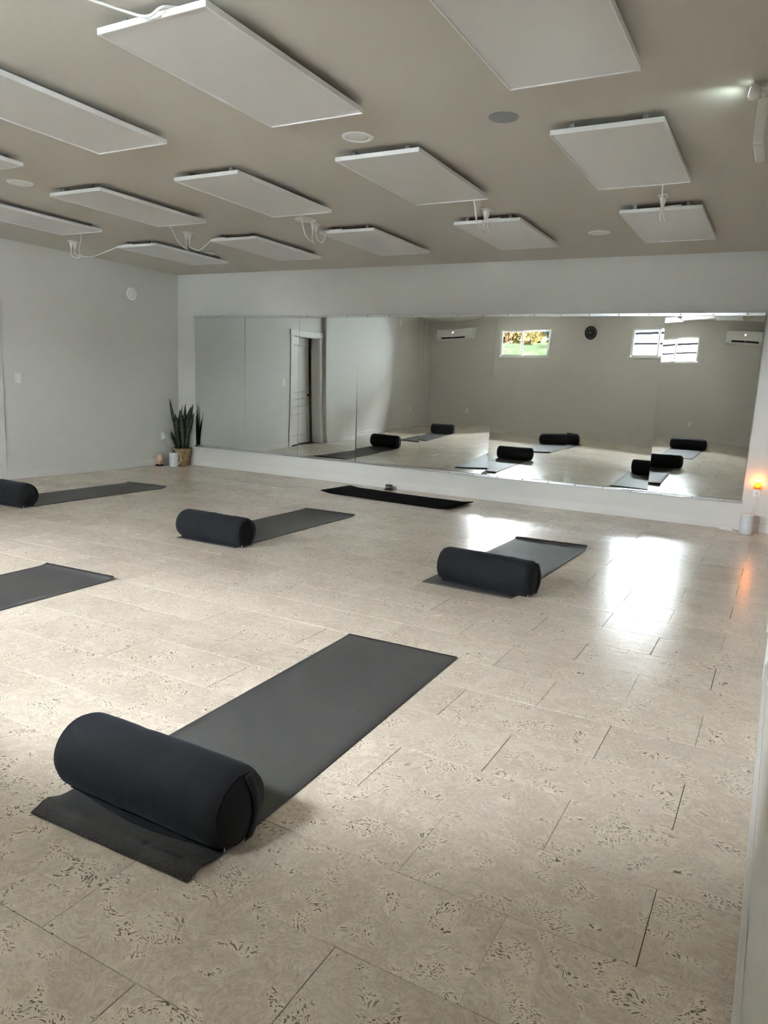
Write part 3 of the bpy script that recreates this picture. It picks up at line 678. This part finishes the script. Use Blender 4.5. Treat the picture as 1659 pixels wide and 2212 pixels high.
# print on the nearest mat: emblem and lettering
def text_mesh(txt, size):
    cu = bpy.data.curves.new('t', 'FONT'); cu.body = txt; cu.size = size; cu.extrude = 0.0; cu.space_character = 1.12; cu.offset = size * .012
    to = bpy.data.objects.new('t', cu); COL.objects.link(to); dg = bpy.context.evaluated_depsgraph_get()
    me = bpy.data.meshes.new_from_object(to.evaluated_get(dg)); bpy.data.objects.remove(to); return me
me = text_mesh('HALFMOON', .0165)
xs = [v.co.x for v in me.vertices]; sx = .108 / (max(xs) - min(xs)); x0 = min(xs)
# drape onto the sheet
lx, ly = .440, -1.93 + .046
bmx = bmesh.new(); bmx.from_mesh(me); bmesh.ops.triangulate(bmx, faces=bmx.faces); bmesh.ops.subdivide_edges(bmx, edges=[e for e in bmx.edges if e.calc_length() > .006], cuts=2)
for v in bmx.verts:
    x = lx + (v.co.x - x0) * sx; y = ly + v.co.y * 1.05; v.co = Vector((x, y, nz(x, y) + .0055 + .0012))
obj('printed_name', bmx, 'print_black', near_mat)
eb = bmesh.new()
for q in (((-.002, 0), (.0105, .0075), (.006, .0105), (-.0095, .0028)), ((.0115, .0068), (.022, .0), (.0175, -.003), (.0085, .0035)), ((-.002, -.0015), (.0062, .0022), (.0155, -.0042), (.0065, -.0095))):
    eb.faces.new([eb.verts.new((*p, 0)) for p in q])
bmesh.ops.subdivide_edges(eb, edges=eb.edges[:], cuts=3, use_grid_fill=True)
for v in eb.verts:
    x = lx - .038 + v.co.x * 1.25; y = ly + .010 + v.co.y * 1.35; v.co = Vector((x, y, nz(x, y) + .0055 + .0012))
for f_ in eb.faces:
    if f_.normal.z < 0: f_.normal_flip()
obj('emblem', eb, 'print_black', near_mat)

# ------------------------------------------------------------------ bolsters
def bolster(x, y, ang, label, seed=1, L_=.668, R_=.118, wr=1.0, flap=True):
    t = thing('bolster', label, 'bolster', (x, y, .0073), ang, 'dark bolsters on the mats')
    ns, na = 64, 72
    def rad(s): 
        e = abs(s) * L_ / 2; d_ = L_ / 2 - e; k = .045
        if d_ < k: q = 1 - d_ / k; return R_ * (1 - .17 * q ** 2.4)
        return R_ * (1 + .012 * math.cos(s * 1.5))
    def pos(s, a):
        rr_ = rad(s); w_ = 0
        # soft folds running round the cover
        for kx, ph, am in ((7, .3, .0006), (12, 1.9, .0005), (19, 4.1, .0003)):
            w_ += am * math.sin(kx * s * 1.3 + ph + seed + 1.3 * math.sin(a * 1.5 + seed) + noise.noise(Vector((s * 3, a, seed))) * 2.2)
        w_ += .0035 * noise.noise(Vector((s * 1.8 + seed * 3, math.cos(a) * 1.2, math.sin(a) * 1.2)))
        rr_ += w_ * wr * (1 - abs(s) ** 8)
        yy, zz_ = rr_ * math.cos(a), rr_ * math.sin(a)
        # weight flattens the underside
        lim = -R_ * .93
        if zz_ < lim: zz_ = lim + (zz_ - lim) * .12
        zz_ += R_ * .94
        return (s * L_ / 2, yy * 1.012, max(zz_, .0005))
    bm = bmesh.new(); rings = []
    for i in range(ns + 1):
        s = -1 + 2 * i / ns
        s = math.copysign(1 - (1 - abs(s)) ** 1.25, s)
        rings.append([bm.verts.new(pos(s, 2 * math.pi * j / na)) for j in range(na)])
    for a, b_ in zip(rings, rings[1:]):
        for j in range(na): bm.faces.new((a[j], b_[j], b_[(j + 1) % na], a[(j + 1) % na]))
    bmesh.ops.recalc_face_normals(bm, faces=bm.faces)
    cov = obj('cover', bm, 'bolster_cloth', t, True)
    for sg in (-1, 1):
        # slightly domed end cap and its piping
        cb = bmesh.new(); prev = None
        for q, bulge in ((1.0, 0), (.9, .006), (.7, .012), (.4, .016), (.12, .018)):
            ring = []
            for j in range(48):
                p = Vector(pos(sg, 2 * math.pi * j / 48)); c_ = Vector((p.x, 0, R_ * .94)); p = c_ + (p - c_) * q * .995; p.x += sg * (bulge + .003 * noise.noise(Vector((p.y * 14, p.z * 14, seed + sg))) * (1 - q)); ring.append(cb.verts.new(p))
            if prev:
                for j in range(48): cb.faces.new((prev[j], prev[(j + 1) % 48], ring[(j + 1) % 48], ring[j]))
            prev = ring
        cb.faces.new(prev); bmesh.ops.recalc_face_normals(cb, faces=cb.faces)
        cap = obj('end_cap', cb, 'bolster_dark', t, True)
        pts = [Vector(pos(sg * .985, 2 * math.pi * j / 40)) for j in range(40)]
        pb = bmesh.new(); prev = None; first = None
        for j in range(40):
            p = pts[j]; d_ = Vector((0, p.y, p.z - R_ * .94)).normalized(); ring = [pb.verts.new(p + .0032 * (math.cos(k_ * math.pi / 3) * d_ + math.sin(k_ * math.pi / 3) * Vector((1, 0, 0)))) for k_ in range(6)]
            if prev:
                for k_ in range(6): pb.faces.new((prev[k_], prev[(k_ + 1) % 6], ring[(k_ + 1) % 6], ring[k_]))
            else: first = ring
            prev = ring
        for k_ in range(6): pb.faces.new((prev[k_], prev[(k_ + 1) % 6], first[(k_ + 1) % 6], first[k_]))
        bmesh.ops.recalc_face_normals(pb, faces=pb.faces)
        for v in pb.verts: v.co.z = max(v.co.z, .0004)
        obj('piping', pb, 'bolster_cloth', cap, True)
    # carrying strap over the right end cap
    sb = bmesh.new(); A = []
    for j in range(21):
        q = j / 20; z = R_ * (1.78 - 1.70 * q); yb = .022 + .020 * math.sin(q * 3.0); xo = L_ / 2 + .006 + .016 * math.sin(math.pi * q)
        rowv = [sb.verts.new((xo + dx, yb + dy, z)) for dx, dy in ((0, -.016), (.003, -.016), (.004, .016), (0, .016))]; A.append(rowv)
    for a, b_ in zip(A, A[1:]):
        for k_ in range(4): sb.faces.new((a[k_], a[(k_ + 1) % 4], b_[(k_ + 1) % 4], b_[k_]))
    sb.faces.new(A[0]); sb.faces.new(A[-1][::-1]); bmesh.ops.recalc_face_normals(sb, faces=sb.faces)
    obj('strap', sb, 'bolster_cloth', t, True)
    # loose seam of the cover along the underside, towards the mat's near end
    if flap:
        fb = bmesh.new(); A = []
        for j in range(33):
            q = j / 32; xx = -L_ / 2 * .93 + L_ * .93 * q; sag = (-.014 + .031 * math.sin(math.pi * q) ** 1.5) * wr
            y0 = -R_ * .50; A.append([fb.verts.new((xx, y0, .012)), fb.verts.new((xx, y0 - .012 - sag * .8, .010 + .002 * math.sin(j))), fb.verts.new((xx, y0 - .018 - sag, .0025)), fb.verts.new((xx, y0 - .010 - sag * .5, .0012)), fb.verts.new((xx, y0 + .02, .0012))])
        for a, b_ in zip(A, A[1:]):
            for k_ in range(4): fb.faces.new((a[k_], a[k_ + 1], b_[k_ + 1], b_[k_]))
        bmesh.ops.recalc_face_normals(fb, faces=fb.faces)
        obj('seam_flap', fb, 'bolster_cloth', t, True)
    obj('tag', B(L_ / 2 - .018, L_ / 2 - .014, -.052, -.050, .001, .016), 'tag_white', t)
    return t
bolster(-1.557, 1.499, -.003, 'large dark navy bolster nearest the camera, on the printed mat', 1)
bolster(-6.655, 4.50, .0, 'dark navy bolster cut off by the left picture edge', 2)
bolster(-3.977, 4.50, .003, 'dark navy bolster in the middle, left of the black mat', 3)
bolster(-1.649, 4.581, -.066, 'dark navy bolster at right front, before the window glare', 4)
bolster(-4.02, 1.50, .02, 'dark grey bolster under the clock, seen only in the mirror', 5)
bolster(-6.68, 1.50, .0, 'dark grey bolster below the left air conditioner, seen only in the mirror', 6)

# candle and coaster by the mirror wall
t = thing('coaster', 'small flat black coaster on the floor behind the black mat', 'coaster', (-4.372, 8.225, 0))
bm = bmesh.new(); lathe(bm, [(.060, .0005), (.067, .003), (.067, .008), (.060, .010), (.01, .010)], 0, 0, 32); obj('disc', bm, 'black_plastic', t, True)
t = thing('candle_tin', 'small black candle tin with shiny band on the coaster', 'candle', (-4.372, 8.225, .0102))
bm = bmesh.new(); lathe(bm, [(.040, .0), (.043, .003), (.043, .018)], 0, 0, 32); obj('tin', bm, 'black_plastic', t, True)
bm = bmesh.new(); lathe(bm, [(.0435, .018), (.0435, .036), (.043, .040)], 0, 0, 32); obj('label_band', bm, 'steel_grey', t, True)
bm = bmesh.new(); lathe(bm, [(.044, .040), (.044, .052), (.040, .056), (.004, .056)], 0, 0, 32); obj('lid', bm, 'black_plastic', t, True)

# ------------------------------------------------------------------ plant corner
t = thing('snake_plant', 'tall green snake plant in a woven basket in the corner', 'plant', (-7.895, 8.185, 0))
prof = [(.095, .002), (.104, .008)]
for i in range(26):
    q = i / 25; prof.append((.104 + .034 * q + .0035 * math.sin(i * math.pi * .999), .012 + .238 * q))
prof += [(.143, .258), (.140, .264), (.131, .260), (.127, .22)]
bm = bmesh.new(); lathe(bm, prof, 0, 0, 48, close=False)
for v in bm.verts:
    a = math.atan2(v.co.y, v.co.x); k_ = 1 + .02 * math.sin(a * 24 + (v.co.z * 130)); v.co.x *= k_; v.co.y *= k_
bk = obj('basket', bm, 'basket_weave', t, True)
bm = bmesh.new(); lathe(bm, [(.128, .20), (.128, .222), (.05, .228), (.004, .228)], 0, 0, 24); obj('soil', bm, 'soil', t, True)
leaves = [(-.055, -.02, .77, -.150, -.10, .017, .5), (-.050, -.03, .55, -.070, -.05, .030, .9), (-.02, -.05, .50, -.02, -.06, .036, .5), (-.012, .02, .68, -.03, .05, .028, 1.5), (.01, -.03, .60, .012, -.02, .036, .5), (.02, .04, .70, .02, .06, .026, 1.0), (.03, -.01, .52, .03, -.01, .036, 1.0),
          (.04, -.045, .46, .055, -.05, .034, .3), (.055, .0, .66, .135, .05, .036, .4), (.06, .03, .70, .15, .08, .024, .8), (.065, -.02, .58, .20, .06, .024, .2), (-.07, -.03, .28, -.13, -.09, .018, .5), (-.005, -.07, .44, -.01, -.09, .032, .4), (.05, .05, .55, .08, .07, .030, .8), (-.035, .03, .62, -.06, .03, .028, .3)]
for (bx_, by_, hgt, tx, ty, wd, rot) in leaves:
    bm = bmesh.new(); A = []; N = 14
    dirv = Vector((math.cos(rot), math.sin(rot), 0))
    nrm = Vector((-math.sin(rot), math.cos(rot), 0))
    for i in range(N + 1):
        q = i / N; c = Vector((bx_ + (tx - bx_) * q ** 1.4, by_ + (ty - by_) * q ** 1.4, .215 + hgt * q))
        c += nrm * .012 * math.sin(q * 5 + rot * 3)
        ww = wd * (.55 + .75 * math.sin(min(1, q * 1.25) * math.pi * .55)) * (1 if q < .72 else max(.02, (1 - q) / .28) ** .7); fold = .35 * ww; d_ = dirv.copy(); d_.rotate(Matrix.Rotation(.5 * q, 3, 'Z'))
        nn = Vector((-d_.y, d_.x, 0))
        A.append([bm.verts.new(c - d_ * ww + nn * fold), bm.verts.new(c), bm.verts.new(c + d_ * ww + nn * fold), bm.verts.new(c + nn * .006)])
    for a, b_ in zip(A, A[1:]):
        for k_ in range(4): bm.faces.new((a[k_], a[(k_ + 1) % 4], b_[(k_ + 1) % 4], b_[k_]))
    bm.faces.new(A[0]); bm.faces.new(A[-1]); bmesh.ops.recalc_face_normals(bm, faces=bm.faces)
    o = obj('leaf', bm, 'snake_leaf', t, True)
def can(name, loc, label):
    t = thing(name, label, 'speaker', loc, 0, 'white cylinders by the wall')
    bm = bmesh.new(); lathe(bm, [(.055, 0), (.059, .004), (.059, .010)], 0, 0, 40); obj('base', bm, 'white_plastic', t, True)
    bm = bmesh.new(); lathe(bm, [(.064, .010), (.0645, .016), (.064, .10), (.0625, .186), (.061, .189)], 0, 0, 48); obj('body', bm, 'speaker_white', t, True)
    bm = bmesh.new(); lathe(bm, [(.0615, .189), (.062, .195), (.058, .199), (.02, .198), (.003, .198)], 0, 0, 40); obj('top_cap', bm, 'white_plastic', t, True)
    return t
can('cylinder_speaker', (-7.865, 7.985, 0), 'white cylindrical speaker in front of the woven basket')
can('cylinder_speaker', (-.222, 8.185, 0), 'white cylindrical speaker on the floor below the night light')
# salt lamp
t = thing('salt_lamp', 'pink salt rock lamp on a dark base by the left wall', 'lamp', (-8.055, 7.89, 0))
bm = bmesh.new(); lathe(bm, [(.056, 0), (.058, .003), (.058, .016), (.054, .018)], 0, 0, 28); obj('base', bm, 'roof_dark', t, True)
bm = bmesh.new(); bmesh.ops.create_icosphere(bm, subdivisions=2, radius=1)
for v in bm.verts:
    d_ = v.co.copy(); n_ = noise.noise(d_ * 1.3 + Vector((3, 1, 2))) * .38 + noise.noise(d_ * 3 + Vector((7, 1, 2))) * .14
    # faceted rock: taper to the top
    zz_ = (d_.z + 1) / 2; tp = 1.0 - .42 * zz_ ** 1.6
    v.co = Vector((d_.x * .070 * tp * (1 + n_) / max(.55, math.sqrt(1 - min(.9, d_.z ** 2 * .85))) * .85 + .012 * zz_, d_.y * .066 * tp * (1 + n_) / max(.55, math.sqrt(1 - min(.9, d_.z ** 2 * .85))) * .85, .016 + zz_ * .175 * (1 + .15 * n_)))
obj('rock', bm, 'salt_rock', t)
obj('switch_cord', T([(-.02, .0, .05), (-.05, -.05, .07), (-.055, -.085, .085)], .003, k=4), 'cord_white', t, True)
# cords from the corner outlet
def cord(pts, label, name='power_cord', rad=.0032, plug=None):
    t = thing(name, label, 'cord', pts[-1]); O_ = Vector(pts[-1])
    obj('cable', T([Vector(p) - O_ for p in pts], rad), 'cord_white', t, True)
    if plug:
        obj('plug', T([Vector(p) - O_ for p in plug], lambda q: .012 * (1 - .5 * q), n=10, k=3), 'white_plastic', t, True)
cord([(XL + .035, 8.03, .460), (XL + .07, 8.04, .458), (XL + .12, 8.02, .42), (XL + .15, 8.0, .36), (-7.93, 8.01, .29), (-7.89, 8.028, .245), (-7.83, 8.04, .20), (-7.785, 8.045, .15), (-7.765, 8.03, .10), (-7.775, 7.99, .04), (-7.79, 7.94, .005), (-7.74, 7.915, .004), (-7.69, 7.925, .004)],
     'white cord looping from corner outlet over the basket to the speaker', plug=[(XL + .009, 8.03, .460), (XL + .02, 8.03, .460), (XL + .042, 8.03, .460)])
cord([(XL + .035, 8.03, .408), (XL + .07, 8.03, .41), (XL + .12, 8.0, .37), (-7.97, 8.0, .30), (-7.965, 7.995, .2), (-7.955, 7.99, .10), (-7.95, 7.985, .02), (-7.955, 7.95, .004), (-7.945, 7.92, .004), (-7.948, 7.95, .004), (-7.96, 8.0, .006), (-7.975, 8.03, .005), (-7.96, 8.045, .004)],
     'white cord hanging from corner outlet down behind the salt lamp', plug=[(XL + .009, 8.03, .408), (XL + .02, 8.03, .408), (XL + .042, 8.03, .408)])

# ------------------------------------------------------------------ night light and right cord
t = thing('night_light', 'small glowing orange night light plugged into the wall outlet', 'night light', (-.172, D, .451))
obj('plug_body', B(-.020, .020, -.030, -.0065, -.018, .020, .004), 'white_plastic', t)
bm = bmesh.new(); lathe(bm, [(.010, -.0), (.012, .012), (.010, .026), (.003, .034)], 0, 0, 16)
o = obj('bulb', bm, 'bulb_glow', t, True); o.location = (0, -.026, .022)
bm = bmesh.new(); A = []
for i in range(13):
    a = math.pi * i / 12
    A.append([bm.verts.new((-.036 * math.cos(a) * k_, -.030 - .016 * math.sin(a), z)) for z, k_ in ((-.004, 1), (.030, .98), (.052, .72), (.066, .36), (.070, .1))])
for a, b_ in zip(A, A[1:]):
    for k_ in range(4): bm.faces.new((a[k_], b_[k_], b_[k_ + 1], a[k_ + 1]))
o = obj('shade', bm, 'amber_shade', t, True)
md = o.modifiers.new('thickness', 'SOLIDIFY'); md.thickness = .0015
ld = bpy.data.lights.new('night_bulb', 'POINT'); ld.energy = .13; ld.color = (1.0, .30, .045); ld.shadow_soft_size = .012
lo = bpy.data.objects.new('night_bulb', ld); COL.objects.link(lo); lo.parent = t; lo.location = (0, -.045, .075)
cord([(-.176, 8.319, .392), (-.180, 8.312, .33), (-.190, 8.305, .28), (-.21, 8.30, .22), (-.235, 8.298, .12), (-.245, 8.295, .03), (-.20, 8.295, .005), (-.135, 8.26, .004), (-.125, 8.20, .004), (-.135, 8.15, .004)],
     'white cord from the night light outlet down behind the speaker', plug=[(-.174, D - .0095, .402), (-.175, D - .022, .40), (-.176, D - .038, .392)])
pts = [(-.302, 8.19, .004)]
for i in range(5):
    pts += [(-.36, 8.22 + .02 * (i % 3), .005 + .003 * i), (-.46 + .01 * i, 8.255 + .018 * ((i * 2) % 3), .006 + .004 * i), (-.47, 8.28 - .01 * i, .012), (-.38, 8.25 + .01 * i, .008)]
pts += [(-.31, 8.16, .004)]
cord(pts, 'bundled white cord lying on the floor left of the right speaker', rad=.0028)

# ------------------------------------------------------------------ outdoors, seen through the windows in the mirror
gb = bmesh.new(); NX, NY = 40, 40; V = []
for i in range(NX + 1):
    for j in range(NY + 1):
        x = -45 + 70 * i / NX; y = YO - .6 - 60 * (j / NY) ** 1.5
        z = -.3 + (2.92 * (1 / (1 + math.exp((y + 9.5) * .8))) + max(0, -y - 12) * .03) * (1 / (1 + math.exp((x + 5.6) * 1.6))) + .15 * noise.noise(Vector((x * .2, y * .2, 0)))
        V.append(gb.verts.new((x, y, z)))
for i in range(NX):
    for j in range(NY): gb.faces.new((V[i * (NY + 1) + j], V[(i + 1) * (NY + 1) + j], V[(i + 1) * (NY + 1) + j + 1], V[i * (NY + 1) + j + 1]))
bmesh.ops.recalc_face_normals(gb, faces=gb.faces)
for f_ in gb.faces:
    if f_.normal.z < 0: f_.normal_flip()
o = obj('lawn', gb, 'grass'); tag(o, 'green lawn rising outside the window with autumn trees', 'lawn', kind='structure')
cb = B(-30, 14, -8.6, YO - TF - .005, -.45, -.12)  # unseen pale ground, added to bounce daylight up to the ceiling
tag(obj('bounce_ground', cb, 'concrete'), 'pale concrete ground added unseen outside to bounce daylight indoors', 'bounce_ground', kind='structure')
def tree(x, y, z0, hgt, rx, mat, label, n=900, conifer=False, seed=0):
    rnd = random.Random(seed); t = thing('tree', label, 'tree', (x, y, z0), 0, 'trees outside the window')
    obj('trunk', T([(0, 0, -.2), (.05, 0, hgt * .3), (0, .05, hgt * .75)], lambda q: .16 * (1 - .7 * q), k=4), 'bark', t)
    bm = bmesh.new()
    for i in range(n):
        while True:
            p = Vector((rnd.uniform(-1, 1), rnd.uniform(-1, 1), rnd.uniform(-1, 1)))
            if p.length < 1: break
        if conifer:
            q = (p.z + 1) / 2; c = Vector((p.x * rx * (1 - q * .9), p.y * rx * (1 - q * .9), .1 * hgt + q * hgt * .95))
        else:
            p *= .75 + .3 * noise.noise(p * 2 + Vector((seed, 0, 0))); c = Vector((p.x * rx, p.y * rx, hgt * .50 + p.z * hgt * .52))
        a = Vector((rnd.gauss(0, 1), rnd.gauss(0, 1), rnd.gauss(0, 1))).normalized() * .19; b_ = a.cross(Vector((rnd.gauss(0, 1), rnd.gauss(0, 1), rnd.gauss(0, 1)))).normalized() * .13
        bm.faces.new([bm.verts.new(c + q) for q in (a, b_, -a, -b_)])
    o = obj('crown', bm, mat, t); o['kind'] = 'stuff'
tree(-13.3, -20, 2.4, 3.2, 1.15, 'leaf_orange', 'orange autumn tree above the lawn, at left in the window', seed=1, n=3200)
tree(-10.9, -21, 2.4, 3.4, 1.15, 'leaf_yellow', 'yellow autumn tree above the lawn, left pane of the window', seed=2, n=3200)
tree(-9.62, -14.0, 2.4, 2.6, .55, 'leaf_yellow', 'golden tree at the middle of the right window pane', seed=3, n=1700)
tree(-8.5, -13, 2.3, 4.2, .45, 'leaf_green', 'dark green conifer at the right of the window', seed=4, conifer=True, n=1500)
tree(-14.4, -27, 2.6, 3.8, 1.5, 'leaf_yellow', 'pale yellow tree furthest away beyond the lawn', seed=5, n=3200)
t = thing('white_building', 'white building with dark roof edge outside the right window', 'building', (-1.9, -9.0, -.3))
obj('wall', B(-2.8, 7.2, -5.0, 0, 0, 2.68), 'siding_pale_blue', t)
obj('gutter', B(-2.9, 7.3, -.02, .10, 2.68, 2.74), 'gutter_dark', t)
obj('upper_wall', B(-2.8, 7.2, -5.0, -.05, 2.74, 2.98), 'siding_pale_blue', t)
obj('eaves', B(-2.9, 7.3, -.04, .10, 2.98, 3.05), 'gutter_dark', t)
obj('band', B(-2.8, 7.2, -5.0, -.05, 3.05, 3.30), 'siding_pale_blue', t)
obj('sky_block_storey', B(-2.8, 7.2, -5.0, -.05, 3.30, 6.4), 'siding_white', t)  # unseen height, added to block low sky and tame the floor glare
bm = bmesh.new(); v = [bm.verts.new(p) for p in ((-3.0, .3, 6.4), (7.4, .3, 6.4), (7.4, -2.4, 8.0), (-3.0, -2.4, 8.0), (-3.0, -5.2, 6.4), (7.4, -5.2, 6.4))]
for q in ((0, 1, 2, 3), (3, 2, 5, 4), (0, 3, 4), (1, 5, 2), (0, 4, 5, 1)): bm.faces.new([v[i] for i in q])
bmesh.ops.recalc_face_normals(bm, faces=bm.faces); obj('roof', bm, 'roof_dark', t)  # unseen roof, raised along with the added storey to block sky
